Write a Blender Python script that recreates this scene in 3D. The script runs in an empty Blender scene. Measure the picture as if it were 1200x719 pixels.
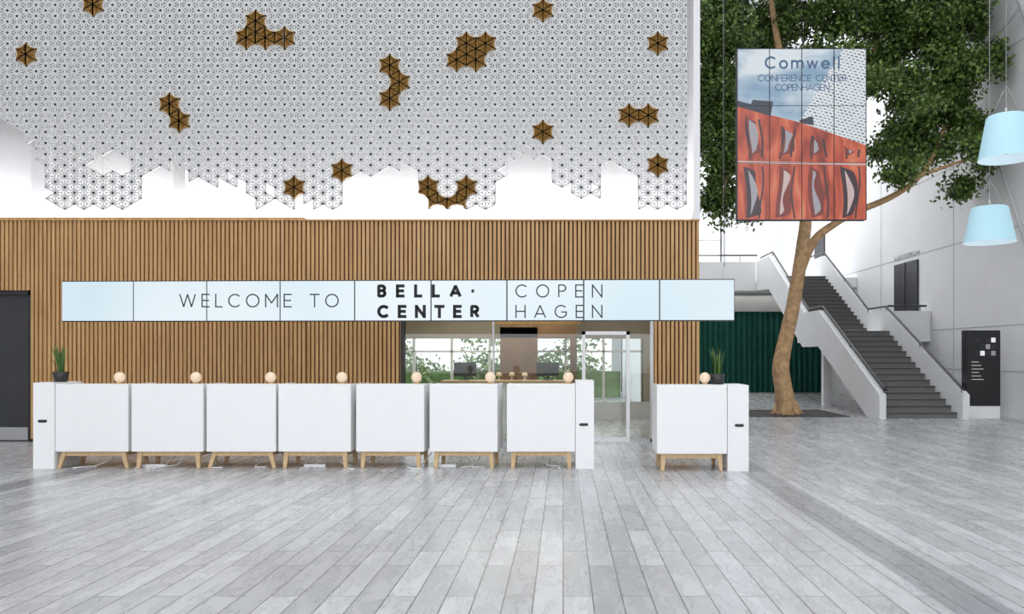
import bpy, math, random
import numpy as np
from mathutils import Vector, Matrix
random.seed(7); np.random.seed(7)
S=bpy.context.scene
F=900.0; CX=660.0; HY=415.0; H=1.65
def P(px,py,d): return Vector(((px-CX)*d/F, d, H+(HY-py)*d/F))
def PX(px,d): return (px-CX)*d/F
def PZ(py,d): return H+(HY-py)*d/F

# ---------------------------------------------------------------- materials
def mat(name,col,rough=0.5,metal=0.0,emit=None,es=0.0,noise=0.0,nscale=8.0,bump=0.0,coat=0):
    m=bpy.data.materials.new(name); m.use_nodes=True
    nt=m.node_tree; b=nt.nodes['Principled BSDF']
    b.inputs['Roughness'].default_value=rough; b.inputs['Metallic'].default_value=metal
    b.inputs['Base Color'].default_value=(*col,1)
    if noise>0:
        tc=nt.nodes.new('ShaderNodeTexCoord'); n=nt.nodes.new('ShaderNodeTexNoise')
        n.inputs['Scale'].default_value=nscale; n.inputs['Detail'].default_value=4
        nt.links.new(tc.outputs['Object'],n.inputs['Vector'])
        r=nt.nodes.new('ShaderNodeValToRGB')
        r.color_ramp.elements[0].position=0.3; r.color_ramp.elements[1].position=0.7
        r.color_ramp.elements[0].color=(*[c*(1-noise) for c in col],1)
        r.color_ramp.elements[1].color=(*[min(1,c*(1+noise)) for c in col],1)
        nt.links.new(n.outputs['Fac'],r.inputs['Fac']); nt.links.new(r.outputs['Color'],b.inputs['Base Color'])
        if bump>0:
            bm=nt.nodes.new('ShaderNodeBump'); bm.inputs['Strength'].default_value=bump
            nt.links.new(n.outputs['Fac'],bm.inputs['Height']); nt.links.new(bm.outputs['Normal'],b.inputs['Normal'])
    if emit:
        b.inputs['Emission Color'].default_value=(*emit,1); b.inputs['Emission Strength'].default_value=es
    return m
M={}
M['white']=mat('white_lacquer',(0.88,0.88,0.88),0.35,noise=0.01)
M['wallwhite']=mat('white_plaster',(0.80,0.80,0.805),0.8,noise=0.02,nscale=1.5)
M['latwall']=mat('backing_wall_paint',(0.68,0.68,0.69),0.85,noise=0.03,nscale=1.0)
M['lattice']=mat('lattice_white',(0.62,0.62,0.61),0.5)
M['black']=mat('black_metal',(0.015,0.015,0.016),0.4)
M['dark']=mat('dark_grey_door',(0.03,0.032,0.036),0.45,noise=0.1,nscale=3)
M['darkgap']=mat('dark_backing',(0.09,0.048,0.021),0.9)
M['steel']=mat('brushed_steel',(0.55,0.55,0.55),0.35,metal=0.9)
M['birch']=mat('birch_wood',(0.60,0.42,0.23),0.5,noise=0.12,nscale=20)
M['gold']=mat('gold_tile',(0.33,0.175,0.035),0.42,metal=0.1,noise=0.15)
M['goldedge']=mat('gold_edge',(0.84,0.76,0.58),0.5)
M['stair']=mat('stair_stone',(0.16,0.16,0.155),0.7,noise=0.12,nscale=15)
M['stairnose']=mat('stair_nosing',(0.07,0.07,0.07),0.7)
M['soil']=mat('tree_pit_soil',(0.06,0.05,0.045),0.95,noise=0.4,nscale=12)
M['pot']=mat('black_pot',(0.02,0.02,0.02),0.35)
M['bark']=mat('bark',(0.52,0.33,0.17),0.85,noise=0.3,nscale=7,bump=0.5)
M['beige']=mat('beige_wall',(0.46,0.40,0.32),0.8,noise=0.05,nscale=2)
M['cable']=mat('white_cable',(0.85,0.85,0.85),0.5)
M['text']=mat('text_black',(0.005,0.005,0.006),0.6)
M['texthin']=mat('text_grey',(0.02,0.025,0.03),0.6)
M['grey']=mat('grey_concrete',(0.42,0.42,0.42),0.8,noise=0.08,nscale=2)
M['seam']=mat('panel_seam',(0.5,0.5,0.5),0.8)
M['globe']=mat('globe_glass',(0.80,0.62,0.44),0.15,emit=(1,0.80,0.58),es=0.12)
M['ledtext']=mat('display_text',(0.6,0.6,0.6),0.5,emit=(0.9,0.9,0.9),es=0.5)
M['beam']=mat('roof_steel',(0.55,0.56,0.57),0.6)
M['reflgreen']=mat('reflection_green',(0.13,0.22,0.06),0.9,noise=0.4,nscale=1.3)  # body of the added greenery that stands in for glass reflections
M['brown']=mat('walnut_panel',(0.16,0.09,0.045),0.5,noise=0.2,nscale=4)

def wood_slat():
    m=mat('oak_slat',(0.46,0.26,0.11),0.5); nt=m.node_tree; b=nt.nodes['Principled BSDF']
    tc=nt.nodes.new('ShaderNodeTexCoord'); mp=nt.nodes.new('ShaderNodeMapping'); mp.inputs['Scale'].default_value=(11,11,0.6)
    n=nt.nodes.new('ShaderNodeTexNoise'); n.inputs['Scale'].default_value=1.5; n.inputs['Detail'].default_value=6
    r=nt.nodes.new('ShaderNodeValToRGB'); r.color_ramp.elements[0].position=0.26; r.color_ramp.elements[1].position=0.76
    r.color_ramp.elements[0].color=(0.42,0.22,0.08,1); r.color_ramp.elements[1].color=(0.66,0.40,0.175,1)
    nt.links.new(tc.outputs['Object'],mp.inputs['Vector']); nt.links.new(mp.outputs['Vector'],n.inputs['Vector'])
    nt.links.new(n.outputs['Fac'],r.inputs['Fac']); nt.links.new(r.outputs['Color'],b.inputs['Base Color'])
    return m
M['slat']=wood_slat()

def floor_mat():
    m=bpy.data.materials.new('grey_marble_planks'); m.use_nodes=True; nt=m.node_tree; b=nt.nodes['Principled BSDF']; L=nt.links.new
    tc=nt.nodes.new('ShaderNodeTexCoord'); mp=nt.nodes.new('ShaderNodeMapping'); mp.inputs['Rotation'].default_value=(0,0,math.pi/2)
    L(tc.outputs['Object'],mp.inputs['Vector'])
    br=nt.nodes.new('ShaderNodeTexBrick'); br.offset=0.37; br.offset_frequency=2
    br.inputs['Color1'].default_value=(0,0,0,1); br.inputs['Color2'].default_value=(1,1,1,1); br.inputs['Mortar'].default_value=(0.5,0.5,0.5,1)
    br.inputs['Scale'].default_value=1; br.inputs['Mortar Size'].default_value=0.0038; br.inputs['Mortar Smooth'].default_value=0
    br.inputs['Brick Width'].default_value=1.2; br.inputs['Row Height'].default_value=0.20
    L(mp.outputs['Vector'],br.inputs['Vector'])
    sc=nt.nodes.new('ShaderNodeVectorMath'); sc.operation='SCALE'; sc.inputs['Scale'].default_value=13
    L(br.outputs['Color'],sc.inputs[0])
    ad=nt.nodes.new('ShaderNodeVectorMath'); ad.operation='ADD'; L(tc.outputs['Object'],ad.inputs[0]); L(sc.outputs[0],ad.inputs[1])
    ms=nt.nodes.new('ShaderNodeMapping'); ms.inputs['Rotation'].default_value=(0,0,0.6); ms.inputs['Scale'].default_value=(3.6,1.0,1); L(ad.outputs[0],ms.inputs['Vector'])
    n=nt.nodes.new('ShaderNodeTexNoise'); n.inputs['Scale'].default_value=1.9; n.inputs['Detail'].default_value=9; n.inputs['Distortion'].default_value=0.35; n.inputs['Roughness'].default_value=0.65
    L(ms.outputs['Vector'],n.inputs['Vector'])
    r=nt.nodes.new('ShaderNodeValToRGB'); e=r.color_ramp.elements
    e[0].position=0.30; e[0].color=(0.40,0.405,0.41,1); e[1].position=0.75; e[1].color=(0.56,0.56,0.56,1)
    for p,c in ((0.47,0.475),(0.495,0.385),(0.51,0.49)):
        k=e.new(p); k.color=(c,c,c*1.01,1)
    L(n.outputs['Fac'],r.inputs['Fac'])
    tone=nt.nodes.new('ShaderNodeMapRange'); tone.inputs['To Min'].default_value=0.80; tone.inputs['To Max'].default_value=1.08
    L(br.outputs['Color'],tone.inputs['Value'])
    mul=nt.nodes.new('ShaderNodeVectorMath'); mul.operation='SCALE'; L(r.outputs['Color'],mul.inputs[0]); L(tone.outputs[0],mul.inputs['Scale'])
    sx=nt.nodes.new('ShaderNodeSeparateXYZ'); L(tc.outputs['Object'],sx.inputs[0])
    def band(x,w):
        c=nt.nodes.new('ShaderNodeMath'); c.operation='COMPARE'; c.inputs[1].default_value=x; c.inputs[2].default_value=w
        L(sx.outputs['X'],c.inputs[0]); return c
    b1=band(2.7,0.2); b2=band(-6.9,0.2); mx=nt.nodes.new('ShaderNodeMath'); mx.operation='MAXIMUM'; L(b1.outputs[0],mx.inputs[0]); L(b2.outputs[0],mx.inputs[1])
    m1=nt.nodes.new('ShaderNodeMix'); m1.data_type='RGBA'; m1.blend_type='MULTIPLY'; m1.inputs['B'].default_value=(0.64,0.64,0.65,1)
    L(mx.outputs[0],m1.inputs['Factor']); L(mul.outputs[0],m1.inputs['A'])
    m2=nt.nodes.new('ShaderNodeMix'); m2.data_type='RGBA'; m2.inputs['B'].default_value=(0.09,0.09,0.09,1)
    L(br.outputs['Fac'],m2.inputs['Factor']); L(m1.outputs['Result'],m2.inputs['A']); L(m2.outputs['Result'],b.inputs['Base Color'])
    rr=nt.nodes.new('ShaderNodeMapRange'); rr.inputs['To Min'].default_value=0.22; rr.inputs['To Max'].default_value=0.33
    L(n.outputs['Fac'],rr.inputs['Value']); L(rr.outputs[0],b.inputs['Roughness'])
    b.inputs['Specular IOR Level'].default_value=0.42
    return m
M['floor']=floor_mat()

def glass_mat():
    m=bpy.data.materials.new('clear_glass'); m.use_nodes=True; nt=m.node_tree; nt.nodes.remove(nt.nodes['Principled BSDF'])
    o=nt.nodes['Material Output']; t=nt.nodes.new('ShaderNodeBsdfTransparent'); t.inputs[0].default_value=(0.90,0.94,0.93,1)
    g=nt.nodes.new('ShaderNodeBsdfGlossy'); g.inputs['Roughness'].default_value=0.01
    f=nt.nodes.new('ShaderNodeFresnel'); f.inputs['IOR'].default_value=1.6
    x=nt.nodes.new('ShaderNodeMixShader'); nt.links.new(f.outputs[0],x.inputs[0]); nt.links.new(t.outputs[0],x.inputs[1]); nt.links.new(g.outputs[0],x.inputs[2]); nt.links.new(x.outputs[0],o.inputs[0])
    return m
M['glass']=glass_mat()

def emis(name,build):
    m=bpy.data.materials.new(name); m.use_nodes=True; nt=m.node_tree; b=nt.nodes['Principled BSDF']
    b.inputs['Base Color'].default_value=(0.02,0.02,0.02,1); b.inputs['Roughness'].default_value=0.25
    b.inputs['Emission Strength'].default_value=1.0
    build(nt,b); return m
def ramp(nt,pts,interp='LINEAR'):
    r=nt.nodes.new('ShaderNodeValToRGB'); r.color_ramp.interpolation=interp; e=r.color_ramp.elements
    e[0].position=pts[0][0]; e[0].color=(*pts[0][1],1); e[1].position=pts[-1][0]; e[1].color=(*pts[-1][1],1)
    for p,c in pts[1:-1]: k=e.new(p); k.color=(*c,1)
    return r
def b_strip(nt,b):
    tc=nt.nodes.new('ShaderNodeTexCoord'); n=nt.nodes.new('ShaderNodeTexNoise'); n.inputs['Scale'].default_value=0.35; n.inputs['Detail'].default_value=1
    r=ramp(nt,[(0.35,(0.66,0.81,0.89)),(0.65,(0.82,0.91,0.96))]); nt.links.new(tc.outputs['Object'],n.inputs['Vector']); nt.links.new(n.outputs['Fac'],r.inputs['Fac']); nt.links.new(r.outputs['Color'],b.inputs['Emission Color'])
    b.inputs['Emission Strength'].default_value=0.95
M['strip']=emis('display_pale_blue',b_strip)
def b_sky(nt,b):
    tc=nt.nodes.new('ShaderNodeTexCoord'); mp=nt.nodes.new('ShaderNodeMapping'); mp.inputs['Scale'].default_value=(1,1,2.2)
    n=nt.nodes.new('ShaderNodeTexNoise'); n.inputs['Scale'].default_value=0.9; n.inputs['Detail'].default_value=5
    r=ramp(nt,[(0.38,(0.24,0.38,0.53)),(0.5,(0.42,0.54,0.65)),(0.60,(0.72,0.79,0.84))]); nt.links.new(tc.outputs['Object'],mp.inputs['Vector']); nt.links.new(mp.outputs['Vector'],n.inputs['Vector']); nt.links.new(n.outputs['Fac'],r.inputs['Fac']); nt.links.new(r.outputs['Color'],b.inputs['Emission Color'])
    b.inputs['Emission Strength'].default_value=0.85
M['psky']=emis('picture_sky',b_sky)
def b_red(nt,b):
    tc=nt.nodes.new('ShaderNodeTexCoord')
    mp=nt.nodes.new('ShaderNodeMapping'); mp.inputs['Scale'].default_value=(2.6,1,0.8)
    w=nt.nodes.new('ShaderNodeTexNoise'); w.inputs['Scale'].default_value=1.6; w.inputs['Detail'].default_value=1.5; w.inputs['Distortion'].default_value=0.8
    r=ramp(nt,[(0.3,(0.24,0.03,0.015)),(0.45,(0.46,0.065,0.03)),(0.6,(0.66,0.13,0.055)),(0.72,(0.72,0.24,0.13))])
    nt.links.new(tc.outputs['Object'],mp.inputs['Vector']); nt.links.new(mp.outputs['Vector'],w.inputs['Vector']); nt.links.new(w.outputs['Fac'],r.inputs['Fac']); nt.links.new(r.outputs['Color'],b.inputs['Emission Color'])
    b.inputs['Emission Strength'].default_value=0.8
M['pred']=emis('picture_red_facade',b_red)
def b_tow(nt,b):
    tc=nt.nodes.new('ShaderNodeTexCoord'); mp=nt.nodes.new('ShaderNodeMapping'); mp.inputs['Rotation'].default_value=(math.pi/2,0,0)
    sk=nt.nodes.new('ShaderNodeMapping'); sk.inputs['Rotation'].default_value=(0,math.radians(-14),0)
    nt.links.new(tc.outputs['Object'],sk.inputs['Vector'])
    br=nt.nodes.new('ShaderNodeTexBrick'); br.inputs['Scale'].default_value=1; br.inputs['Brick Width'].default_value=0.085; br.inputs['Row Height'].default_value=0.055; br.inputs['Mortar Size'].default_value=0.015
    br.inputs['Color1'].default_value=(0.10,0.13,0.18,1); br.inputs['Color2'].default_value=(0.42,0.50,0.58,1); br.inputs['Mortar'].default_value=(0.80,0.84,0.86,1)
    nt.links.new(sk.outputs['Vector'],mp.inputs['Vector']); nt.links.new(mp.outputs['Vector'],br.inputs['Vector']); nt.links.new(br.outputs['Color'],b.inputs['Emission Color'])
    b.inputs['Emission Strength'].default_value=0.85
M['ptow']=emis('picture_white_tower',b_tow)
def em(name,c,s=0.85):
    return emis(name,lambda nt,b:(setattr(b.inputs['Emission Color'],'default_value',(*c,1)),setattr(b.inputs['Emission Strength'],'default_value',s)))
M['pnavy']=em('picture_navy',(0.03,0.04,0.065)); M['pbluetext']=em('picture_text_blue',(0.10,0.17,0.30)); M['ppale']=em('picture_pale_line',(0.60,0.46,0.45)); M['pmaroon']=em('picture_dark_window',(0.045,0.022,0.03)); M['pgrey']=em('picture_grey_reflection',(0.36,0.35,0.40)); M['pdeep']=em('picture_deep_red',(0.20,0.03,0.02))

def leaf_mat(name,a,c,sc):
    m=bpy.data.materials.new(name); m.use_nodes=True; nt=m.node_tree; b=nt.nodes['Principled BSDF']
    g=nt.nodes.new('ShaderNodeNewGeometry'); r=ramp(nt,[(0.0,a),(1.0,c)]); nt.links.new(g.outputs['Random Per Island'],r.inputs['Fac']); nt.links.new(r.outputs['Color'],b.inputs['Base Color'])
    b.inputs['Roughness'].default_value=0.5
    return m
M['leaf']=leaf_mat('fig_leaf',(0.025,0.058,0.010),(0.17,0.27,0.05),1)
M['reflleaf']=leaf_mat('reflection_leaf',(0.08,0.15,0.04),(0.32,0.45,0.16),1)  # leaves of the added greenery that stands in for glass reflections
M['snake']=leaf_mat('snake_leaf',(0.05,0.11,0.03),(0.16,0.27,0.07),1)
M['curtain']=mat('dark_green_velvet',(0.008,0.10,0.072),0.85,noise=0.1,nscale=3)
M['shade']=mat('pale_blue_shade',(0.42,0.66,0.74),0.5,emit=(0.55,0.85,0.95),es=0.12)
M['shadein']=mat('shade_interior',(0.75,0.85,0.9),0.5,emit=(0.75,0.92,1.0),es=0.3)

# ---------------------------------------------------------------- mesh builder
class MB:
    def __init__(s): s.v=[]; s.f=[]; s.m=[]; s.mats=[]; s.smooth=[]
    def mi(s,k):
        if k not in s.mats: s.mats.append(k)
        return s.mats.index(k)
    def add(s,vs,fs,k,sm=False):
        o=len(s.v); s.v.extend([tuple(v) for v in vs]); i=s.mi(k)
        for f in fs: s.f.append([o+a for a in f]); s.m.append(i); s.smooth.append(sm)
    def box(s,x0,x1,y0,y1,z0,z1,k):
        vs=[(x0,y0,z0),(x1,y0,z0),(x1,y1,z0),(x0,y1,z0),(x0,y0,z1),(x1,y0,z1),(x1,y1,z1),(x0,y1,z1)]
        s.add(vs,[(0,3,2,1),(4,5,6,7),(0,1,5,4),(1,2,6,5),(2,3,7,6),(3,0,4,7)],k)
    def hexa(s,lo,hi,k):
        s.add(list(lo)+list(hi),[(0,3,2,1),(4,5,6,7),(0,1,5,4),(1,2,6,5),(2,3,7,6),(3,0,4,7)],k)
    def prism(s,poly,axis,a,b,k):
        def mk(p,t):
            return {'x':(t,p[0],p[1]),'y':(p[0],t,p[1]),'z':(p[0],p[1],t)}[axis]
        n=len(poly); vs=[mk(p,a) for p in poly]+[mk(p,b) for p in poly]
        fs=[tuple(range(n))[::-1],tuple(range(n,2*n))]+[(i,(i+1)%n,n+(i+1)%n,n+i) for i in range(n)]
        s.add(vs,fs,k)
    def tube(s,pts,rad,k,n=8,cap=True):
        pts=[Vector(p) for p in pts]
        if not hasattr(rad,'__len__'): rad=[rad]*len(pts)
        vs=[];fs=[]
        for i,p in enumerate(pts):
            d=(pts[min(i+1,len(pts)-1)]-pts[max(i-1,0)]).normalized()
            up=Vector((0,0,1)) if abs(d.z)<0.9 else Vector((1,0,0))
            a=d.cross(up).normalized()
            if i>0:
                a=(pa-d*pa.dot(d)).normalized()
            pa=a; b=d.cross(a)
            for j in range(n):
                t=2*math.pi*j/n; vs.append(p+a*math.cos(t)*rad[i]+b*math.sin(t)*rad[i])
        for i in range(len(pts)-1):
            for j in range(n): fs.append((i*n+j,i*n+(j+1)%n,(i+1)*n+(j+1)%n,(i+1)*n+j))
        if cap: fs.append(tuple(range(n))[::-1]); fs.append(tuple((len(pts)-1)*n+j for j in range(n)))
        s.add(vs,fs,k,True)
    def lathe(s,prof,c,k,n=32):
        vs=[];fs=[]
        for r,z in prof:
            for j in range(n): t=2*math.pi*j/n; vs.append((c[0]+r*math.cos(t),c[1]+r*math.sin(t),c[2]+z))
        for i in range(len(prof)-1):
            for j in range(n): fs.append((i*n+j,i*n+(j+1)%n,(i+1)*n+(j+1)%n,(i+1)*n+j))
        s.add(vs,fs,k,True)
    def bar(s,a,b,w,d,k,yc):
        ax,az=a; bx,bz=b; dx,dz=bx-ax,bz-az; L=math.hypot(dx,dz); nx,nz=-dz/L*w/2,dx/L*w/2
        q=[(ax+nx,az+nz),(ax-nx,az-nz),(bx-nx,bz-nz),(bx+nx,bz+nz)]
        s.hexa([(p[0],yc,p[1]) for p in q],[(p[0],yc+d,p[1]) for p in q],k)
    def done(s,name,bevel=0,rot=None,loc=None,recalc=True):
        me=bpy.data.meshes.new(name); me.from_pydata(s.v,[],s.f); me.update()
        for k in s.mats: me.materials.append(M[k])
        me.polygons.foreach_set('material_index',s.m); me.polygons.foreach_set('use_smooth',s.smooth)
        if recalc:
            import bmesh
            bm=bmesh.new(); bm.from_mesh(me); bmesh.ops.recalc_face_normals(bm,faces=bm.faces); bm.to_mesh(me); bm.free()
        o=bpy.data.objects.new(name,me); S.collection.objects.link(o)
        if loc: o.location=loc
        if rot: o.rotation_euler=(0,0,rot)
        if bevel:
            b=o.modifiers.new('bevel','BEVEL'); b.width=bevel; b.segments=2; b.limit_method='ANGLE'
        return o
def leafcloud(name,C,R,per,matk,lmin,lmax,cond,parent=None):
    C=np.array(C); R=np.array(R)
    cen=np.repeat(C,per,0); rr=np.repeat(R,per)
    off=np.random.normal(size=cen.shape)*0.5; off[:,2]*=0.75
    pos=cen+off*rr[:,None]; pos=pos[cond(pos)]
    Nn=len(pos)
    d=np.random.normal(size=(Nn,3)); d[:,2]-=0.5; d/=np.linalg.norm(d,axis=1)[:,None]
    u=np.cross(d,np.random.normal(size=(Nn,3))); u/=np.linalg.norm(u,axis=1)[:,None]
    L=np.random.uniform(lmin,lmax,Nn)[:,None]; Wd=L*0.28
    vv=np.stack([pos,pos+d*L*0.45+u*Wd,pos+d*L,pos+d*L*0.45-u*Wd],1).reshape(-1,3)
    me=bpy.data.meshes.new(name); me.vertices.add(Nn*4); me.vertices.foreach_set('co',vv.ravel().astype(np.float32))
    me.loops.add(Nn*4); me.loops.foreach_set('vertex_index',np.arange(Nn*4,dtype=np.int32)); me.polygons.add(Nn); me.polygons.foreach_set('loop_start',np.arange(0,Nn*4,4,dtype=np.int32))
    try: me.polygons.foreach_set('loop_total',np.full(Nn,4,dtype=np.int32))
    except Exception: pass
    me.update(calc_edges=True); me.validate(); me.materials.append(M[matk])
    fo=bpy.data.objects.new(name,me); S.collection.objects.link(fo)
    if parent: fo.parent=parent
    return fo

# ---------------------------------------------------------------- letters
def arc(cx,cy,rx,ry,a0,a1,n=18):
    return [(cx+rx*math.cos(math.radians(a0+(a1-a0)*i/n)),cy+ry*math.sin(math.radians(a0+(a1-a0)*i/n))) for i in range(n+1)]
G={
'W':(1.25,[[(0,1),(.31,0),(.625,1),(.94,0),(1.25,1)]]),
'E':(.55,[[(.55,1),(0,1),(0,0),(.55,0)],[(0,.51),(.5,.51)]]),
'F':(.52,[[(.52,1),(0,1),(0,0)],[(0,.5),(.47,.5)]]),
'L':(.5,[[(0,1),(0,0),(.5,0)]]),
'C':(.88,[arc(.5,.5,.5,.5,45,315)]),
'O':(1.0,[arc(.5,.5,.5,.5,0,360,32)]),
'G':(.95,[arc(.5,.5,.5,.5,45,330)+[(.93,.46)],[(.93,.46),(.55,.46)]]),
'M':(.95,[[(0,0),(0,1),(.475,.3),(.95,1),(.95,0)]]),
'T':(.7,[[(0,1),(.7,1)],[(.35,1),(.35,0)]]),
'A':(.9,[[(0,0),(.45,1),(.9,0)],[(.17,.3),(.73,.3)]]),
'N':(.78,[[(0,0),(0,1),(.78,0),(.78,1)]]),
'H':(.75,[[(0,0),(0,1)],[(.75,0),(.75,1)],[(0,.51),(.75,.51)]]),
'U':(.75,[[(0,1),(0,.37)]+arc(.375,.37,.375,.37,180,360)+[(.75,1)]]),
'D':(.8,[[(0,0),(0,1),(.3,1)]+arc(.3,.5,.5,.5,90,-90)+[(0,0)]]),
'I':(.0,[[(0,0),(0,1)]]),
'B':(.6,[[(0,0),(0,1),(.3,1)]+arc(.3,.765,.27,.235,90,-90)+[(0,.53)],[(.3,.53)]+arc(.33,.265,.27,.265,90,-90)+[(0,0)]]),
'P':(.58,[[(0,0),(0,1),(.3,1)]+arc(.3,.74,.28,.26,90,-90)+[(0,.48)]]),
'R':(.62,[[(0,0),(0,1),(.3,1)]+arc(.3,.74,.28,.26,90,-90)+[(0,.48)],[(.28,.48),(.62,0)]]),
'.':(.02,[[(.0,.5),(.02,.5)]]),
' ':(.45,[]),
'o':(.66,[arc(.33,.33,.33,.33,0,360,24)]),
'm':(1.0,[[(0,0),(0,.66)],[(0,.4)]+arc(.25,.41,.25,.25,180,0)+[(.5,0)],[(.5,.4)]+arc(.75,.41,.25,.25,180,0)+[(1.0,0)]]),
'w':(.9,[[(0,.66),(.22,0),(.45,.66),(.68,0),(.9,.66)]]),
'e':(.66,[[(0,.34),(.66,.34)]+arc(.33,.33,.33,.33,0,320,20)]),
'l':(.0,[[(0,0),(0,1)]]),
}
def text(mb,s,mapf,x0,x1,y0,y1,t,k,off):
    h=y1-y0; ws=[G[c][0]*(1-t)+t for c in s]; tot=sum(ws)*h
    sp=((x1-x0)-tot)/max(1,len(s)-1); x=x0
    for c,w in zip(s,ws):
        for st in G[c][1]:
            pts=[(x+h*(t/2+p[0]*(1-t)), y1-h*(t/2+p[1]*(1-t))) for p in st]
            for (ax,ay),(bx,by) in zip(pts[:-1],pts[1:]):
                L=math.hypot(bx-ax,by-ay)
                if L<1e-6: continue
                ux,uy=(bx-ax)/L,(by-ay)/L; e=h*t/2*(1.0 if len(st)<9 and (abs(ux)<.02 or abs(uy)<.02) else 0.35)
                if c=='.': e=h*t*0.4
                w2=h*t/2; a=(ax-ux*e,ay-uy*e); b=(bx+ux*e,by+uy*e)
                q=[(a[0]-uy*w2,a[1]+ux*w2),(a[0]+uy*w2,a[1]-ux*w2),(b[0]+uy*w2,b[1]-ux*w2),(b[0]-uy*w2,b[1]+ux*w2)]
                mb.add([mapf(p[0],p[1],off) for p in q],[(0,1,2,3)],k)
        x+=w*h+sp

# ---------------------------------------------------------------- room shell
WY=14.5; TOP=15.0; XR=11.6; XL=-13.0; XE=2.58
mb=MB(); mb.box(-14,13,-9,46,-0.2,0,'floor'); mb.done('floor')
gx0,gx1=PX(473,WY),PX(765,WY); gz=2.62
wz=4.2
dx1=PX(38,WY); dz=PZ(340,WY)
mb=MB()
bk=WY+0.08
mb.box(dx1,gx0,bk,bk+0.1,0,wz,'darkgap'); mb.box(gx0,gx1,bk,bk+0.1,gz,wz,'darkgap'); mb.box(gx1,XE,bk,bk+0.1,0,wz,'darkgap'); mb.box(XL,dx1,bk,bk+0.1,dz,wz,'darkgap')
x=XL; i=0
while x<XE-0.05:
    w=0.052; z0=0.06; c=x+w/2
    if c<dx1: z0=dz
    elif gx0-0.02<c<gx1: z0=gz
    yo=0 if c<PX(357,WY) else 0.03
    mb.box(x,x+w,WY-0.02+yo,bk,z0,wz-0.02,'slat'); x+=0.080; i+=1
mb.box(XL,PX(357,WY),WY-0.05,WY+0.7,wz-0.03,wz+0.03,'slat')
mb.box(PX(357,WY),XE,WY-0.02,WY+0.7,wz-0.03,wz+0.0,'slat')
mb.box(dx1,gx0,WY-0.0,bk,0,0.06,'black'); mb.box(gx1,XE,WY,bk,0,0.06,'black')
mb.box(gx0-0.05,gx0,WY-0.03,bk+.1,0,gz,'black')
mb.done('wall_wood_slats')
mb=MB(); UY=WY+0.7
mb.box(XL,XE-0.12,UY,UY+0.2,wz,TOP,'latwall')
for px,w in ((55,0.32),(217,0.22),(357,0.14)):
    X=PX(px,UY); mb.box(X-w/2,X+w/2,UY-0.22,UY,wz+0.03,TOP,'latwall')
mb.done('wall_back')
mb=MB(); mb.box(XE-0.12,XE,WY+0.18,31.9,0,wz,'wallwhite'); mb.box(XE-0.12,XE,WY-0.02,31.9,wz+0.0,TOP,'wallwhite')
mb.done('wall_block_side')
mb=MB(); mb.box(XL-0.2,XL,-9,UY,0,TOP,'wallwhite'); mb.done('wall_left')
mb=MB(); mb.box(XR,XR+0.2,-9,46,0,TOP,'wallwhite'); mb.done('wall_right')
mb=MB()
for z in (1.2,2.4,4.9,7.2,9.6): mb.box(XR-0.008,XR,2,33,z,z+0.025,'seam')
for y in (18.5,22.8,28): mb.box(XR-0.008,XR,y,y+0.03,0,12,'seam')
mb.box(XR-0.03,XR,2,25,12.0,12.25,'grey')
mb.done('trim_1')
FY=41
mb=MB(); mb.box(XE,XR,FY,FY+0.2,0,6.4,'wallwhite')
mb.box(8.4,XR,FY,FY+0.2,6.4,10.5,'wallwhite'); mb.box(XE,8.4,FY,FY+0.2,9.0,10.5,'wallwhite')
mb.done('wall_far')
mb=MB()
for xx in np.arange(XE,XR,1.5): mb.box(xx,xx+0.1,FY,FY+0.1,10.5,TOP,'beam')
for xx in np.arange(XE,8.4,1.45): mb.box(xx,xx+0.08,FY,FY+0.1,6.4,9.0,'beam')
mb.box(XE,XR,FY,FY+.1,12.7,12.8,'beam'); mb.box(XE,8.4,FY,FY+.1,7.7,7.78,'beam')
mb.done('window_1')
mb=MB()
for y in np.arange(-9,42,2.4): mb.box(XL,XR,y,y+0.3,TOP,TOP+0.5,'beam')
for xx in np.arange(XL,XR,3.0): mb.box(xx,xx+0.15,-9,42,TOP+0.1,TOP+0.4,'beam')
mb.done('ceiling')

# ---------------------------------------------------------------- lattice
a=0.2085; cw=a*math.sqrt(3)/2; D=WY
bl=[(-300,150),(0,138),(20,145),(40,165),(52,190),(62,235),(80,246),(160,246),(172,205),(185,195),(215,190),(225,205),(250,210),(290,212),(300,240),(345,246),(350,225),(358,240),(395,246),(402,215),(440,203),(470,188),(490,195),(500,240),(575,246),(585,195),(600,178),(645,180),(655,222),(700,225),(708,195),(740,190),(750,240),(800,248),(900,250)]
def lim(px):
    for (x0,y0),(x1,y1) in zip(bl[:-1],bl[1:]):
        if x0<=px<=x1: return y0+(y1-y0)*(px-x0)/(x1-x0)
    return 240
X0=PX(31,D); Z0=PZ(64,D)
def vpos(i,j): return (X0+i*cw, Z0+j*a+(a/2 if i%2 else 0))
def snap(px,py):
    X,Z=PX(px,D),PZ(py,D); i=round((X-X0)/cw); j=round((Z-Z0-(a/2 if i%2 else 0))/a); return i,j
clusters=[[(289,42),(311,42),(334,42),(300,22)],[(543,45),(566,45),(532,64),(554,64)],[(452,83),(463,102),(452,122)],[(198,118),(209,138)],[(736,140),(758,140)],
 [(31,64)],[(111,6)],[(634,6)],[(769,45)],[(633,160)],[(769,198)],[(404,198)],[(342,214)],[(507,217),(518,237),(540,237),(552,217)]]
gold=set()
for cl in clusters:
    i0,j0=snap(*cl[0]); x0,z0=vpos(i0,j0)
    for (px,py) in cl:
        X=x0+(px-cl[0][0])*D/F; Z=z0-(py-cl[0][1])*D/F*1.005
        i=round((X-X0)/cw); j=round((Z-Z0-(a/2 if i%2 else 0))/a+1e-4); gold.add((i,j))
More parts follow.
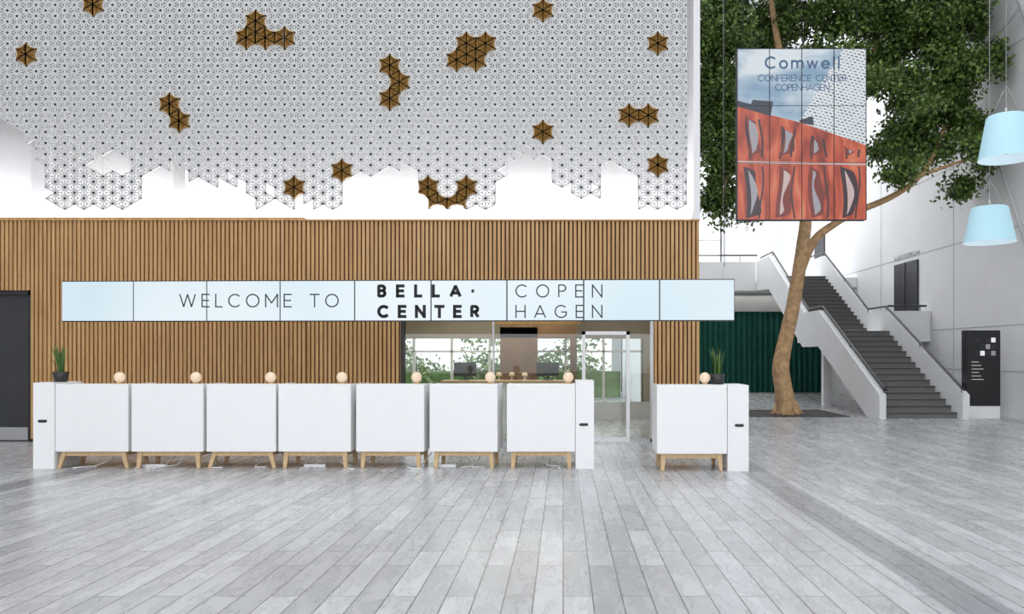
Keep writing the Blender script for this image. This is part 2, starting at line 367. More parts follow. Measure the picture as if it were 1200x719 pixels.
imin=int((XL+0.1-X0)/cw)+1; imax=int((XE-0.14-X0)/cw)
jmin=int((4.3-Z0)/a); jmax=int((10.5-Z0)/a)
edges=set(); spokes=[]; gold_tris=[]; goldcount={}
def pxz(X,Z): return CX+X*F/D, HY-(Z-H)*F/D
for i in range(imin,imax):
    for j in range(jmin,jmax):
        for right in (0,1):
            if right==0:
                ap=(i+1, j if i%2==0 else j+1); tri=[(i,j),(i,j+1),ap]
            else:
                ap=(i, j if (i+1)%2==0 else j+1); tri=[(i+1,j),(i+1,j+1),ap]
            ps=[vpos(*t) for t in tri]; cx=sum(p[0] for p in ps)/3; cz=sum(p[1] for p in ps)/3
            if min(p[1] for p in ps)<4.25: continue
            g=any(t in gold for t in tri)
            px,py=pxz(cx,cz)
            if not g:
                rnd=random.uniform(-7,7)
                if py>lim(px)+rnd: continue
                if ((px-130)/24)**2+((py-190)/17)**2<1+random.uniform(-.25,.25): continue
                if ((px-318)/10)**2+((py-222)/6)**2<1: continue
            E=[tuple(sorted((tri[u],tri[(u+1)%3]))) for u in range(3)]
            if g:
                for e in E: goldcount[e]=goldcount.get(e,0)+1
                gold_tris.append((tri,(cx,cz)))
            else:
                edges.update(E)
                for p in ps: spokes.append((p,(cx,cz)))
mb=MB()
for e in edges:
    mb.bar(vpos(*e[0]),vpos(*e[1]),0.032,0.022,'lattice',D)
for p,c in spokes: mb.bar(p,c,0.024,0.016,'lattice',D+0.003)
for px in (20,120,229,357,470,600,700,800):
    X=PX(px,D); mb.box(X-0.012,X+0.012,D+0.02,UY-0.23,9.5,9.53,'lattice'); mb.box(X-0.006,X+0.006,D+0.022,D+0.035,PZ(lim(px)-12,D),TOP,'lattice')
for tri,c in gold_tris:
    for u in range(3):
        ta,tb=tri[u],tri[(u+1)%3]; p,q=vpos(*ta),vpos(*tb); outer=goldcount[tuple(sorted((ta,tb)))]==1
        mdl=((p[0]+q[0])/2,(p[1]+q[1])/2)
        if outer: mdl=(mdl[0]+(c[0]-mdl[0])*0.45,mdl[1]+(c[1]-mdl[1])*0.45)
        mb.add([(p[0],D-0.02,p[1]),(mdl[0],D-0.02,mdl[1]),(c[0],D+0.02,c[1])],[(0,1,2)],'gold')
        mb.add([(mdl[0],D-0.02,mdl[1]),(q[0],D-0.02,q[1]),(c[0],D+0.02,c[1])],[(0,1,2)],'gold')
        if not outer: mb.bar(p,q,0.018,0.02,'goldedge',D-0.03)
        else:
            mb.bar(p,mdl,0.014,0.03,'gold',D-0.025); mb.bar(mdl,q,0.014,0.03,'gold',D-0.025)
            mb.bar(p,q,0.016,0.02,'lattice',D+0.025)
    for t in tri: mb.bar(vpos(*t),c,0.006,0.03,'gold',D-0.02)
mb.done('geometric_lattice_screen',recalc=False)

# ---------------------------------------------------------------- left door
mb=MB(); 
mb.box(XL+.01,dx1-.01,WY+0.0,WY+0.18,dz-0.09,dz-0.01,'black'); mb.box(dx1-0.08,dx1-.01,WY,WY+0.18,0,dz-.01,'black')
mb.box(XL+.01,dx1-0.08,WY+0.06,WY+0.14,0,dz-0.08,'dark')
mb.box(XL+0.3,dx1-0.12,WY+0.045,WY+0.06,0.03,0.27,'steel')
mb.box(dx1-1.15,dx1-1.13,WY+0.05,WY+0.07,0,dz-.08,'black')
mb.done('door_1')

# ---------------------------------------------------------------- glazed front & back office
mb=MB()
GY=WY+0.02
for px,w in ((578,0.04),(764,0.06)):
    X=PX(px,WY); mb.box(X-w/2,X+w/2,GY,GY+0.08,0,gz,'steel')
mb.box(gx0,gx1,GY,GY+0.08,gz-0.06,gz,'steel')
d0,d1=PX(682,WY),PX(738,WY); dt=PZ(388,WY)
mb.box(gx0,d0,GY,GY+0.08,0,0.06,'steel'); mb.box(d1,gx1,GY,GY+0.08,0,0.06,'steel')
mb.box(gx0,d0,GY+0.035,GY+0.045,0.06,gz-0.06,'glass'); mb.box(d1,gx1,GY+0.035,GY+0.045,0.06,gz-0.06,'glass'); mb.box(d0,d1,GY+0.035,GY+0.045,dt,gz-.06,'glass')
mb.done('window_2')
mb=MB()
fw=0.065
mb.box(d0,d0+fw,GY-0.02,GY+0.09,0,dt,'white'); mb.box(d1-fw,d1,GY-0.02,GY+0.09,0,dt,'white'); mb.box(d0,d1,GY-0.02,GY+0.09,dt-fw,dt,'white'); mb.box(d0+fw,d1-fw,GY,GY+.06,0.0,0.08,'white')
mb.box(d0+fw,d1-fw,GY+0.03,GY+0.04,0.08,dt-fw,'glass')
mb.box(d1-fw-0.06,d1-fw-0.035,GY-0.05,GY-0.03,0.8,1.2,'steel')
mb.done('door_2')
BY=19.5; rx0=gx0-1.2; rx1=XE-0.14
mb=MB()
mb.box(rx0-.1,rx0,bk+.1,BY,0,3.2,'beige')
wz0,wz1=0.45,2.05
wx0,wx1=PX(440,BY),PX(752,BY)  # window added so the stand-in for the reflected greens shows through
mb.box(rx0,rx1,BY,BY+0.15,0,wz0,'wallwhite'); mb.box(rx0,rx1,BY,BY+0.15,wz1,3.2,'beige'); mb.box(rx0,wx0,BY,BY+.15,wz0,wz1,'beige'); mb.box(wx1,rx1,BY,BY+.15,wz0,wz1,'beige')
for xx in np.linspace(wx0,wx1,8): mb.box(xx-0.03,xx+0.03,BY,BY+.1,wz0,wz1,'white')
mb.box(wx0,wx1,BY,BY+.1,1.70,1.75,'white')
mb.done('wall_office')
mb=MB(); mb.box(rx0,rx1,bk+.1,BY,3.2,3.3,'wallwhite'); mb.done('ceiling_office')
mb=MB(); p0,p1=PX(586,18.4),PX(630,18.4)
mb.box(p0,p1,18.4,18.5,0,2.3,'brown'); mb.box(p0,PX(676,18.4),18.4,18.5,2.05,2.9,'brown')
mb.box(PX(668,18.4),PX(676,18.4),18.4,18.5,0,2.05,'brown')
mb.done('wooden_partition')
mb=MB()
mb.box(PX(575,16.5),PX(680,16.5),16.5,16.7,2.3,2.75,'slat')
for t in np.arange(0,1,0.12): mb.box(PX(575,16.5)+t*1.9,PX(575,16.5)+t*1.9+.05,16.7,17.9,2.45,2.6,'birch')
mb.box(PX(575,16.5)+0.1,PX(575,16.5)+0.16,16.55,16.61,2.75,3.2,'black'); mb.box(PX(680,16.5)-0.16,PX(680,16.5)-0.1,16.55,16.61,2.75,3.2,'black')
mb.done('wooden_ceiling_canopy')
mb=MB(); mb.box(-2.6,0.1,16.9,17.5,0,1.02,'white'); mb.box(-2.7,0.2,16.85,17.55,1.02,1.07,'birch'); mb.done('back_office_counter')
def monitor(x,y,z,w=0.5,h=0.3):
    mb=MB(); mb.box(x-w/2,x+w/2,y,y+0.03,z+0.1,z+0.1+h,'black'); mb.box(x-0.02,x+0.02,y+0.03,y+0.05,z+.01,z+0.25,'black'); mb.box(x-0.12,x+0.12,y-0.05,y+0.12,z,z+0.015,'black'); mb.done('computer_monitor')
monitor(-0.35,17.2,1.07); monitor(-2.2,17.2,1.07)
for px in (585,600,615):
    mb=MB(); X=PX(px,17.2); mb.lathe([(0.0,0),(0.05,0),(0.05,.01),(0.01,.03),(0.01,.1),(0.07,.1),(0.05,.17),(0,.18)],(X,17.15,1.071),'globe',16); mb.done('counter_table_lamp')
mb=MB(); mb.box(-13,2.2,29.5,30.2,0,1.0,'reflgreen'); hd=mb.done('reflection_hedge')  # greenery added behind the office, standing in for greens reflected in the glass
C=[(random.uniform(-12.5,1.2),random.uniform(29.4,30.3),random.uniform(.7,1.4) if k%4 else random.uniform(1.5,2.6)) for k in range(80)]
leafcloud('reflection_hedge_leaves',C,[0.55]*80,80,'reflleaf',.12,.25,lambda p:(p[:,0]<2.2)&(p[:,0]>-13),hd)

# ---------------------------------------------------------------- desks
def desk(pl,pr,d=11.1,rot=0,splay=1,k=0):
    x0,x1=PX(pl,d),PX(pr,d); cx=(x0+x1)/2; w=(x1-x0)/2; z0=0.245; z1=PZ(450,11.1); dep=0.62
    mb=MB(); t=0.025
    mb.box(-w,w,0,t,z0,z1,'white')
    mb.box(-w,-w+t,t,dep,z0,z1,'white'); mb.box(w-t,w,t,dep,z0,z1,'white')
    mb.box(-w+t,w-t,t,0.34,z1-t,z1,'white')
    mb.box(-w+t,w-t,t,dep,0.72,0.745,'white'); mb.box(-w+t,w-t,t,dep,z0,z0+t,'white')
    i=0.07; rh=0.07
    mb.box(-w+i,w-i,0.05,0.09,z0-rh,z0,'birch'); mb.box(-w+i,w-i,dep-0.09,dep-0.05,z0-rh,z0,'birch')
    mb.box(-w+i,-w+i+.04,0.09,dep-.09,z0-rh,z0,'birch'); mb.box(w-i-.04,w-i,0.09,dep-.09,z0-rh,z0,'birch')
    sp=0.07*splay
    for sx in (-1,1):
        for yy,sy in ((0.04,-0.02),(dep-0.1,0.03)):
            X=sx*(w-i-0.03); a0=0.038; b0=0.024
            hi=[(X-a0,yy,z0),(X+a0,yy,z0),(X+a0,yy+.06,z0),(X-a0,yy+.06,z0)]
            Xb=X+sx*sp; lo=[(Xb-b0,yy+sy,0),(Xb+b0,yy+sy,0),(Xb+b0,yy+sy+.04,0),(Xb-b0,yy+sy+.04,0)]
            mb.hexa(lo,hi,'birch')
    mb.done('reception_desk',bevel=0.004,loc=(cx,d,0),rot=rot)
D1=11.1
desks=[(65,150,0),(154,238,0),(242,323,0),(326,411,-.01),(417,497,-.03),(503,583,-.05),(594,674,0)]
for k,(l,r,ro) in enumerate(desks): desk(l,r,D1,ro,1.0 if k in(0,2) else 0.25)
desk(770,852,10.85,0,0.3)
def post(pl,pr,d,slotx,sloty,top):
    mb=MB(); x0,x1=PX(pl,d),PX(pr,d); mb.box(x0,x1,d-0.02,d+0.6,0,top,'white')
    X=PX(slotx,d);Z=PZ(sloty,d)
    pts=[(X+sx*0.045+0.02*math.cos(t),Z+0.02*math.sin(t)) for sx,rng in ((1,np.linspace(-math.pi/2,math.pi/2,7)),(-1,np.linspace(math.pi/2,1.5*math.pi,7))) for t in rng]
    mb.prism(pts,'y',d-0.026,d-0.019,'black')
    mb.done('desk_end_panel')
ztop=PZ(450,11.1)
post(40,64.5,D1,51,493,PZ(448,D1)); post(674.5,696,D1,684,497,PZ(446,D1)); post(852.5,877,10.85,866,498,PZ(451,10.85))

def globe(px,d,z):
    mb=MB(); X=PX(px,d); r=0.078; Y=d+0.2
    mb.lathe([(0.0,0),(0.045,0),(0.045,0.012),(0.035,0.02),(0.0,0.02)],(X,Y,z),'birch',20)
    prof=[(r*math.sin(t),0.018+r-r*math.cos(t)) for t in np.linspace(0.3,math.pi,14)]
    mb.lathe(prof,(X,Y,z),'globe',24); mb.done('globe_table_lamp')
for px in (131,222,311,396,485,573,666): globe(px,D1+0.0,ztop-0.0)
globe(829,10.85,ztop)

def snake(px,d,z,side=0):
    X=PX(px,d); Y=d+0.25; mb=MB()
    mb.lathe([(0.0,0),(0.085,0),(0.11,0.15),(0.095,0.15),(0.09,0.12),(0,0.12)],(X,Y,z+.001),'pot',20)
    for k in range(20):
        t=random.uniform(0,6.28); r=random.uniform(0,0.05); bx,by=X+r*math.cos(t),Y+r*math.sin(t)
        h=random.uniform(0.26,0.44); lean=random.uniform(0.02,0.11); ln=Vector((math.cos(t)*lean,math.sin(t)*lean,0))
        q=random.uniform(0,3.14); wv=Vector((math.cos(q),math.sin(q),0)); vs=[]; n=6
        for s_ in range(n+1):
            u=s_/n; c=Vector((bx,by,z+0.12+h*u))+ln*u*u; ww=0.018*(1-u**3)+0.001
            vs+= [c-wv*ww, c+Vector((-wv.y,wv.x,0))*0.004, c+wv*ww]
        fs=[]
        for s_ in range(n):
            for m_ in (0,1): fs.append((s_*3+m_,s_*3+m_+1,s_*3+m_+4,s_*3+m_+3))
        mb.add(vs,fs,'snake',True)
    mb.done('potted_snake_plant',recalc=False)
snake(58,D1,PZ(448,D1)); snake(845,10.85,ztop)

mb=MB()
for k,px in enumerate((118,150,190,208,232,285,345,370,385,460,500,540,560,630)):
    X=PX(px,D1); Y=D1+0.42; pts=[]
    s=random.choice((-1,1))*random.uniform(.15,.4)
    for u in np.linspace(0,1,22):
        z=0.165*(1-min(1,u*1.6))**2+0.009
        pts.append((X+s*u+0.07*math.sin(u*11+k)*u,Y-0.42*u+0.10*math.cos(8*u+k)*u,z))
    mb.tube(pts,0.009,'cable',6)
for px in (175,365,520):
    X=PX(px,D1); mb.box(X-.15,X+.15,D1+0.15,D1+0.21,0,0.04,'cable')
mb.done('power_cables')

# ---------------------------------------------------------------- display strip
dL,dR=11.3,11.0
xa,xb=PX(72,dL),PX(861,dR)
A=Vector((xa,dL,0)); B=Vector((xb,dR,0)); U=(B-A).normalized(); N=Vector((U.y,-U.x,0))
def ray(px,py,off=0):
    d=Vector(((px-CX)/F,1,(HY-py)/F)); o=Vector((0,0,H)); A2=A+N*off
    t=(A2-o).dot(N)/d.dot(N); return o+d*t
zt=PZ(327.7,11.15); zb=PZ(376.3,11.15)
Ltot=(B-A).length
mb=MB()
def sb(u0,u1,y0,y1,z0,z1,k):
    q=[A+U*u0+N*(-y0),A+U*u1+N*(-y0),A+U*u1+N*(-y1),A+U*u0+N*(-y1)]
    mb.hexa([(p.x,p.y,z0) for p in q],[(p.x,p.y,z1) for p in q],k)
sb(0,Ltot,0.012,0.12,zb,zt,'black')
bpx=[72,156,242,328,415.5,505,594,684,773,861]
bu=[(ray(p,350)-A).dot(U) for p in bpx]
for i in range(9):
    sb(bu[i]+0.010,bu[i+1]-0.010,0.0,0.012,zb+0.014,zt-0.014,'strip')
text(mb,'WELCOME TO',ray,210,397,344,360,0.095,'texthin',0.003)
text(mb,'BELLA.',ray,442,556,333,348.5,0.24,'text',0.003)
text(mb,'CENTER',ray,442,562,357,372.5,0.24,'text',0.003)
text(mb,'COPEN',ray,604,706,333,348.5,0.095,'texthin',0.003)
text(mb,'HAGEN',ray,604,706,357,372.5,0.095,'texthin',0.003)
for u in (0.15,Ltot*0.333,Ltot*0.667,Ltot-0.15):
    p=A+U*u-N*0.06; mb.tube([(p.x,p.y,zt),(p.x,p.y,TOP+0.1)],0.002,'steel',6)
mb.done('hanging_display_banner',recalc=False)

# ---------------------------------------------------------------- video wall
VD=14.5
def vp(px,py,off=0): 
    v=P(px,py,VD); v.y-=off; return v
vx0,vx1,vz0,vz1=PX(864,VD),PX(1015,VD),PZ(257.5,VD),PZ(57,VD)
mb=MB()
mb.box(vx0,vx1,VD+0.012,VD+0.15,vz0,vz1,'black')
def poly(pts,off,k): mb.add([vp(x,y,off) for x,y in pts],[tuple(range(len(pts)))],k)
def ribbon(y0,y1,fl,fr,off,k,n=16):
    ys=[y0+(y1-y0)*i/n for i in range(n+1)]
    for ya,yb in zip(ys[:-1],ys[1:]): poly([(fl(ya),ya),(fr(ya),ya),(fr(yb),yb),(fl(yb),yb)],off,k)
poly([(864.5,57.5),(1014.5,57.5),(1014.5,257),(864.5,257)],0,'psky')
poly([(988,57.5),(1014.5,57.5),(1014.5,172),(938,141),(962,98)],0.002,'ptow')
poly([(864.5,123),(900,134),(940,144),(1014.5,170),(1014.5,257),(864.5,257)],0.004,'pred')
poly([(864.5,118),(880,122),(882,117),(906,119),(903,136),(864.5,125)],0.006,'pnavy')
poly([(936,141),(952,136),(954,147),(938,144)],0.006,'pnavy')
sn=math.sin
tops=[126,138,149,161]
for q,x0 in enumerate((865,903,941,978)):
    yt=tops[q]; w=[33,34,34,32][q]
    sw=lambda y,q=q:2.4*sn(y*0.075+q*2.1)
    bump=lambda y,a,b:max(0,min(1,(y-a)/5,(b-y)/5))
    # wide dark glass bays with bowed edges
    ribbon(yt+12,183,lambda y:x0+12+sw(y),lambda y:x0+12+sw(y)+(12+3*sn(y*.11+q))*bump(y,yt+12,183),0.0052,'pdeep')
    ribbon(yt+14,180,lambda y:x0+15+sw(y),lambda y:x0+15+sw(y)+(7+3*sn(y*.13+q))*bump(y,yt+14,180),0.0056,'pgrey')
    ribbon(yt+10,186,lambda y:x0+10.5+sw(y),lambda y:x0+13+sw(y)+1.2*sn(y*.17),0.006,'pmaroon')
    ribbon(yt+14,184,lambda y:x0+25+sw(y*1.1),lambda y:x0+27.5+sw(y*1.1),0.006,'pmaroon')
    # lower storey
    ribbon(195,255,lambda y:x0+8+sw(y*.8),lambda y:x0+8+sw(y*.8)+(15+3*sn(y*.08+q))*bump(y,195,256),0.0052,'pmaroon' if q in(0,3) else 'pdeep')
    ribbon(199,252,lambda y:x0+13+sw(y*.8),lambda y:x0+13+sw(y*.8)+(5+3*sn(y*.12+2*q))*bump(y,199,252),0.0056,'ppale' if q%2 else 'pgrey')
    ribbon(195,256,lambda y:x0+26+sw(y*.9),lambda y:x0+28+sw(y*.9),0.006,'pmaroon')
poly([(864.5,188.5),(1014.5,191.5),(1014.5,193.5),(864.5,191)],0.007,'ppale')
text(mb,'Comwell',vp,896,984,66,81,0.16,'pbluetext',0.007)
text(mb,'CONFERENCE CENTER',vp,888,992,87.5,95.5,0.14,'pbluetext',0.007)
text(mb,'COPENHAGEN',vp,908,972,98.5,106.5,0.14,'pbluetext',0.007)
for i in range(5):
    X=vx0+(vx1-vx0)*i/4; mb.box(X-0.007,X+0.007,VD-0.010,VD+0.02,vz0,vz1,'black')
for j in range(4):
    Z=vz0+(vz1-vz0)*j/3; mb.box(vx0,vx1,VD-0.010,VD+0.02,Z-0.004,Z+0.004,'black')
for px in (872,942,1006):
    X=PX(px,VD); mb.tube([(X,VD+0.08,vz1),(X,VD+0.08,TOP+0.1)],0.006,'black',6)
mb.done('hanging_video_wall',recalc=False)
mb=MB(); X=PX(849,VD); mb.tube([(X,VD,3.3),(X,VD,TOP+.1)],0.006,'black',6); mb.done('suspension_cable')

# ---------------------------------------------------------------- pendants
def pendant(px,pt,pb,d,w):
    X=PX(px,d); z0=PZ(pb,d); z1=PZ(pt,d); r=w/2*d/F; mb=MB()
    mb.lathe([(r,0),(r*0.98,0.015),(r*0.70,z1-z0-0.02),(r*0.66,z1-z0),(0.03,z1-z0)],(X,d,z0),'shade',40)
    mb.lathe([(r-0.008,0.0),(r*0.69,z1-z0-0.03),(0.03,z1-z0-0.03)],(X,d,z0),'shadein',40)
    mb.lathe([(r,0),(r-0.008,0)],(X,d,z0),'shadein',40)
    mb.lathe([(0.05*math.sin(t)+0.0,0.12-0.05*math.cos(t)) for t in np.linspace(0,math.pi,10)],(X,d,z0),'globe',16)
    mb.tube([(X,d,z0+0.16),(X,d,z1)],0.02,'steel',10)
    mb.tube([(X,d,z1),(X,d,z1+0.12)],0.02,'steel',10)
    for t in (0,2.09,4.19): mb.tube([(X+r*.64*math.cos(t),d+r*.64*math.sin(t),z1),(X,d,z1+0.45)],0.003,'steel',5)
    mb.tube([(X,d,z1+.1),(X,d,TOP+0.1)],0.005,'steel',6)
    mb.done('pendant_lamp',recalc=False)
pendant(1159.5,243,284,12,57); pendant(1179,136,186.5,11.2,60)

# ---------------------------------------------------------------- stairs
SX0,SX1=8.2,10.15; XS=XR-0.02
mb=MB()
n=15; run=(24.2-19.8)/n; rise=2.38/n
for i in range(n):
    y=19.8+i*run
    mb.box(SX0,SX1,y,y+run+0.25,max(0,(i+1)*rise-0.3),(i+1)*rise,'stair')
    mb.box(SX0,SX1,y-0.024,y-0.001,(i+1)*rise-0.035,(i+1)*rise-0.005,'stairnose')
mb.box(SX0,XS,24.2,26.9,2.05,2.38,'wallwhite')
run2=(30-25.7)/n; rise2=(4.68-2.38)/n
for i in range(n):
    y=25.7+i*run2; mb.box(SX0,SX1,y,y+run2+0.25,2.38+(i+1)*rise2-0.3,2.38+(i+1)*rise2,'stair')
    mb.box(SX0,SX1,y-0.024,y-0.001,2.38+(i+1)*rise2-0.035,2.38+(i+1)*rise2-0.005,'stairnose')
def par(x0,x1):
    bot=[(19.5,0),(20.3,0),(24.2,1.9),(25.8,1.9),(30,4.2),(31.9,4.3)]
    top=[(19.5,.62),(20.3,.62+.8*2.42/4.7),(24.2,3.04),(25.6,3.04),(30,5.5),(31.9,5.5)]
    for i in range(5):
        mb.prism([bot[i],bot[i+1],top[i+1],top[i]],'x',x0,x1,'wallwhite')
par(SX0-0.17,SX0); par(SX1,SX1+0.17)
mb.box(SX1+0.16,XS,24.2,24.36,2.38,3.02,'wallwhite')
mb.box(8.35,8.6,24.6,24.85,0,2.05,'wallwhite'); mb.box(11.2,11.45,24.6,24.85,0,2.05,'wallwhite')
for X in (SX0-0.02,SX1+0.02):
    pts=[(X,19.45,0.75),(X,19.6,0.80),(X,24.2,3.16),(X,25.6,3.16),(X,30,5.65),(X,31.8,5.65)]
    mb.tube(pts,0.032,'black',8)
    for (y,z) in ((19.6,.62),(21.9,1.82),(24.2,3.0),(25.6,3.0),(27.8,4.25),(30,5.48)): mb.tube([(X,y,z),(X,y,z+0.17)],0.012,'black',6)
mb.tube([(SX1+0.1,24.28,3.18),(XS-0.1,24.28,3.18)],0.032,'black',8)
mb.tube([(XS-0.3,24.28,3.0),(XS-0.3,24.28,3.18)],0.012,'black',6)
mb.done('staircase')
mb=MB()
mb.box(XE,XS,32.0,FY-.01,4.3,4.68,'wallwhite'); mb.box(SX0,XS,30.3,32,4.3,4.68,'wallwhite')
mb.box(XE,SX0-0.18,32,32.15,4.68,5.5,'wallwhite')
mb.tube([(XE+.02,32.07,5.78),(SX0-0.1,32.07,5.78)],0.03,'black',8)
for xx in np.arange(XE+.3,SX0,0.9): mb.tube([(xx,32.07,5.5),(xx,32.07,5.78)],0.012,'black',6)
mb.done('balcony')
mb=MB(); mb.box(XE,XS,33.2,33.4,3.5,4.29,'grey'); mb.box(XE,XS,33.9,34.1,0,3.5,'dark'); mb.done('wall_under_balcony')
mb=MB(); vs=[];fs=[]; nn=900; z0,z1=0.02,3.5; x0,x1=XE+0.05,XR-0.3
for i in range(nn+1):
    xx=x0+(x1-x0)*i/nn; ph=xx*2*math.pi/0.24+0.6*math.sin(xx*3.1)
    for z,aa in ((z0,0.09),(1.8,0.08),(z1,0.05)): vs.append((xx,33.35+aa*math.sin(ph)+0.02*math.sin(xx*9+z),z))
for i in range(nn):
    for j in range(2): fs.append((i*3+j,(i+1)*3+j,(i+1)*3+j+1,i*3+j+1))
mb.add(vs,fs,'curtain',True); mb.done('green_curtain',recalc=False)
mb=MB(); mb.box(XR-0.06,XR-0.005,25.05,26.8,2.39,4.75,'dark'); mb.box(XR-0.08,XR-0.06,25.91,25.94,2.39,4.75,'black'); mb.done('door_3')
mb=MB(); mb.box(XR-0.06,XR-0.005,34,35.3,4.69,7.1,'dark'); mb.box(XR-0.08,XR-.06,34.1,34.13,5.5,6.0,'steel'); mb.done('door_4')
mb=MB()
f=lambda px,py,off:(XR-off,26.9-(px-25.0),4.88+5.06-py)
text(mb,'AUDITORIUM',f,25.0,26.9,4.88,5.06,0.16,'grey',0.01)
mb.done('wall_sign_lettering',recalc=False)
mb=MB()
tx0,tx1=PX(1133,19.8),PX(1172,19.8)
mb.box(tx0,tx1,19.8,20.05,0,0.32,'white'); mb.box(tx0-0.0,tx1,19.79,20.06,0.32,2.27,'black')
for r in range(3):
    for c in range(4):
        if (r*4+c)%5!=4: mb.box(tx0+0.2+c*0.14,tx0+0.31+c*0.14,19.78,19.79,1.62+r*0.17,1.74+r*0.17,'ledtext' if (r+c)%4==1 else 'grey' if (r+c)%2 else 'dark')
for r in range(6): mb.box(tx0+0.12,tx0+0.3+0.06*(r%3),19.78,19.79,1.45-r*0.09,1.46-r*0.09,'ledtext')
mb.done('directory_totem')
mb=MB()
mb.tube([(11.4,18.2,10.6),(11.2,21,9.6)],0.07,'beam',10); mb.tube([(10.6,18.6,11.5),(11.45,18.6,9.2)],0.09,'beam',10); mb.tube([(11.45,20.3,6.9),(11.45,18.9,4.2)],0.04,'beam',8)
mb.done('steel_struts')

# ---------------------------------------------------------------- tree
TD=21.2
mb=MB()
def tp(px,py,dy=0): 
    v=P(px,py,TD); v.y+=dy; return v
def smooth(pts,rad,n=6):
    pts=[Vector(p) for p in pts]; o=[];r=[]
    for i in range(len(pts)-1):
        p0=pts[max(i-1,0)];p1=pts[i];p2=pts[i+1];p3=pts[min(i+2,len(pts)-1)]
        for k in range(n):
            t=k/n; o.append(0.5*((2*p1)+(p2-p0)*t+(2*p0-5*p1+4*p2-p3)*t*t+(3*p1-p0-3*p2+p3)*t**3)); r.append(rad[i]*(1-t)+rad[i+1]*t)
    o.append(pts[-1]); r.append(rad[-1]); return o,r
def br(l,rad):
    p,r=smooth([tp(*q) for q in l],rad); mb.tube(p,r,'bark',12)
br([(922,486),(921,478),(918,455),(915,430),(920,400),(928,365),(935,325),(941,285),(944,250),(938,190),(925,130),(915,70),(905,10),(900,-50)],[.38,.30,.25,.235,.21,.195,.185,.18,.16,.14,.12,.10,.08,.05])
br([(930,345),(934,330),(952,285),(975,264),(1000,250,-.3),(1035,235,-.6),(1060,215,-.9),(1085,180,-.6),(1110,130,-.2),(1135,90,0)],[.12,.13,.12,.10,.09,.08,.07,.06,.04,.02])
br([(944,255),(960,225,-.3),(990,180,-.3),(1010,110,0),(1030,40,0),(1040,-30,0)],[.14,.12,.11,.09,.08,.04])
br([(940,230),(915,200,-.5),(885,160,-.5),(855,110,-.3),(840,50,-.3),(835,-10,-.3)],[.10,.10,.08,.07,.06,.03])
br([(1060,215,-.9),(1090,205,-1.2),(1120,195,-1.2),(1140,185,-1.2)],[.05,.04,.03,.02])
br([(1010,110,0),(1050,70,0),(1090,30,0),(1120,-20,0)],[.06,.05,.04,.03])
br([(885,160,-.5),(860,180,-1),(845,210,-1),(838,240,-1)],[.05,.04,.03,.02])
br([(938,190),(925,150,1.0),(960,90,1.5),(980,20,1.8),(985,-40,1.8)],[.09,.08,.07,.06,.03])
for t in np.linspace(0,2*math.pi,7)[:-1]:
    c=tp(922,486.5); mb.tube([c+Vector((math.cos(t)*.2,math.sin(t)*.2,0.35)),c+Vector((math.cos(t)*.32,math.sin(t)*.32,0.1)),c+Vector((math.cos(t)*.45,math.sin(t)*.45,0.03))],[.10,.09,.03],'bark',8)
blobs=[(838,20,36),(836,70,36),(838,120,36),(836,170,34),(842,210,28),(850,245,20),(832,240,16),(828,150,20),(830,95,26),(828,30,26),(852,190,22),(845,55,30),(845,150,28),
(880,20,42),(925,15,45),(975,20,45),(1025,15,45),(1075,20,45),(1120,20,38),(1148,8,20),(1138,45,26),(1050,45,36),(1100,55,34),(1000,30,34),
(900,110,50),(960,110,50),(930,180,40),(985,190,35),(900,220,26),(880,240,14),
(1040,75,42),(1085,85,42),(1120,85,34),(1145,95,22),(1040,130,38),(1082,140,36),(1120,140,32),(1140,172,22),(1108,190,26),(1145,200,14),(1075,180,26),(1038,185,28),(1030,215,14),(1126,212,12),(1100,115,34),(1060,160,30),(1120,165,26),
(860,-40,55),(940,-60,60),(1020,-60,60),(1090,-50,50),(1120,-20,30)]
C=[];R=[]
for bx,by,rp in blobs:
    r=rp/ (F/TD); c=tp(bx,by,random.uniform(-1.6,0.2) if bx>1000 else random.uniform(-1.6,1.6))
    if bx<860: c=tp(bx,by,random.uniform(-1,0.3))
    m=max(4,int(10*(rp/35)**2))
    for _ in range(m):
        v=np.random.normal(size=3); v/=np.linalg.norm(v); v*=r*random.uniform(0.25,0.95)
        C.append((c.x+v[0],c.y+v[1]*1.3,c.z+v[2])); R.append(random.uniform(0.28,0.52))
tr=mb.done('indoor_fig_tree')
leafcloud('foliage',C,R,280,'leaf',0.09,0.165,lambda p:(p[:,0]<XR-0.2)&(p[:,0]>XE+.2)&(p[:,2]<14.7),tr)
mb=MB(); c=tp(922,486)
mb.box(c.x-1.2,c.x+1.35,20.3,22.6,0,0.012,'soil'); 
for e in ((c.x-1.25,c.x-1.2,20.25,22.65),(c.x+1.35,c.x+1.4,20.25,22.65),(c.x-1.2,c.x+1.35,20.25,20.3),(c.x-1.2,c.x+1.35,22.6,22.65)): mb.box(*e,0,0.02,'black')
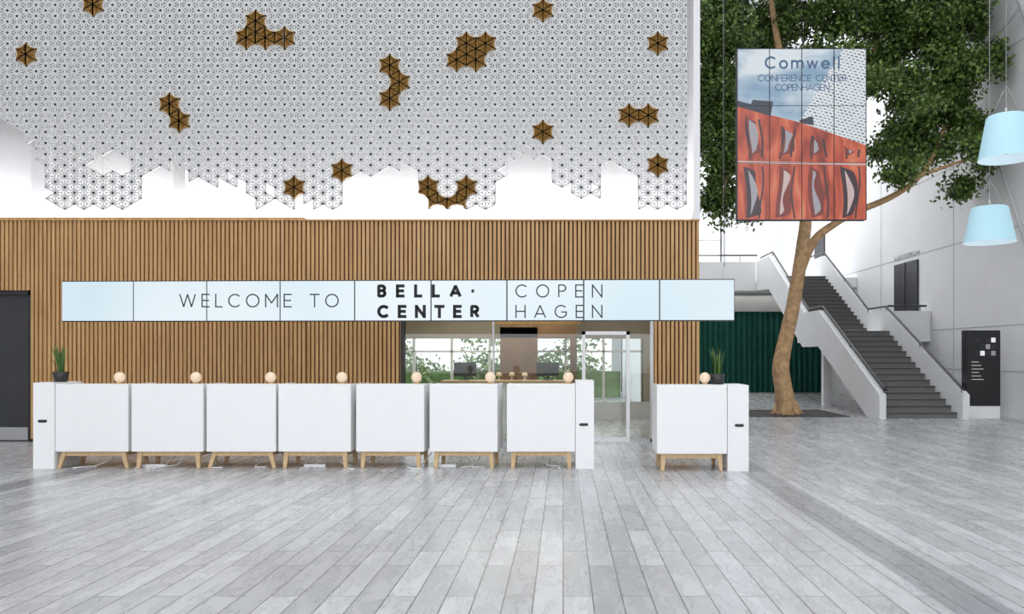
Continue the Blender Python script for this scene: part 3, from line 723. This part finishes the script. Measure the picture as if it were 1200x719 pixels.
mb.done('tree_pit')

# ---------------------------------------------------------------- lights, world
def area(name,loc,rot,sx,sy,p,col=(1,1,1)):
    l=bpy.data.lights.new(name,'AREA'); l.shape='RECTANGLE'; l.size=sx; l.size_y=sy; l.energy=p; l.color=col
    o=bpy.data.objects.new(name,l); S.collection.objects.link(o); o.location=loc; o.rotation_euler=rot; return o
cx=(XL+XE)/2
area('cove_light',(cx,WY+0.40,wz+0.06),(math.radians(168),0,0),XE-XL-0.4,0.3,230,(0.96,0.96,1))
area('office_fill_light',(-1,17,3.15),(0,0,0),3,2.5,130,(1,0.93,0.82))  # added fill so the back office is lit, no known fixture
area('under_balcony_light',(7,32.9,4.2),(0,0,0),6,0.5,20,(1,0.97,0.92))
area('gallery_fill_light',(7,29.5,14.6),(math.radians(25),0,0),7,3,600,(1,1,1))  # added fill to brighten the dim balcony end, no known lamp up there
w=bpy.data.worlds.new('overcast_sky'); S.world=w; w.use_nodes=True; nt=w.node_tree; bg=nt.nodes['Background']
tc=nt.nodes.new('ShaderNodeTexCoord'); sp=nt.nodes.new('ShaderNodeSeparateXYZ'); nt.links.new(tc.outputs['Generated'],sp.inputs[0])
r=ramp(nt,[(0.0,(0.30,0.30,0.29)),(0.48,(0.45,0.46,0.44)),(0.52,(0.95,0.96,0.99)),(1.0,(0.88,0.93,1.0))])
mr=nt.nodes.new('ShaderNodeMapRange'); mr.inputs['From Min'].default_value=-1; nt.links.new(sp.outputs['Z'],mr.inputs['Value']); nt.links.new(mr.outputs[0],r.inputs['Fac']); nt.links.new(r.outputs['Color'],bg.inputs['Color'])
bg.inputs['Strength'].default_value=2.2
S.view_settings.view_transform='Standard'

cam=bpy.data.cameras.new('camera'); co=bpy.data.objects.new('camera',cam); S.collection.objects.link(co); S.camera=co
co.location=(0,0,H); co.rotation_euler=(math.pi/2,0,0); cam.sensor_width=36; cam.lens=F/1200*36
cam.shift_x=-(CX-600)/1200; cam.shift_y=(HY-359.5)/1200; cam.clip_end=300
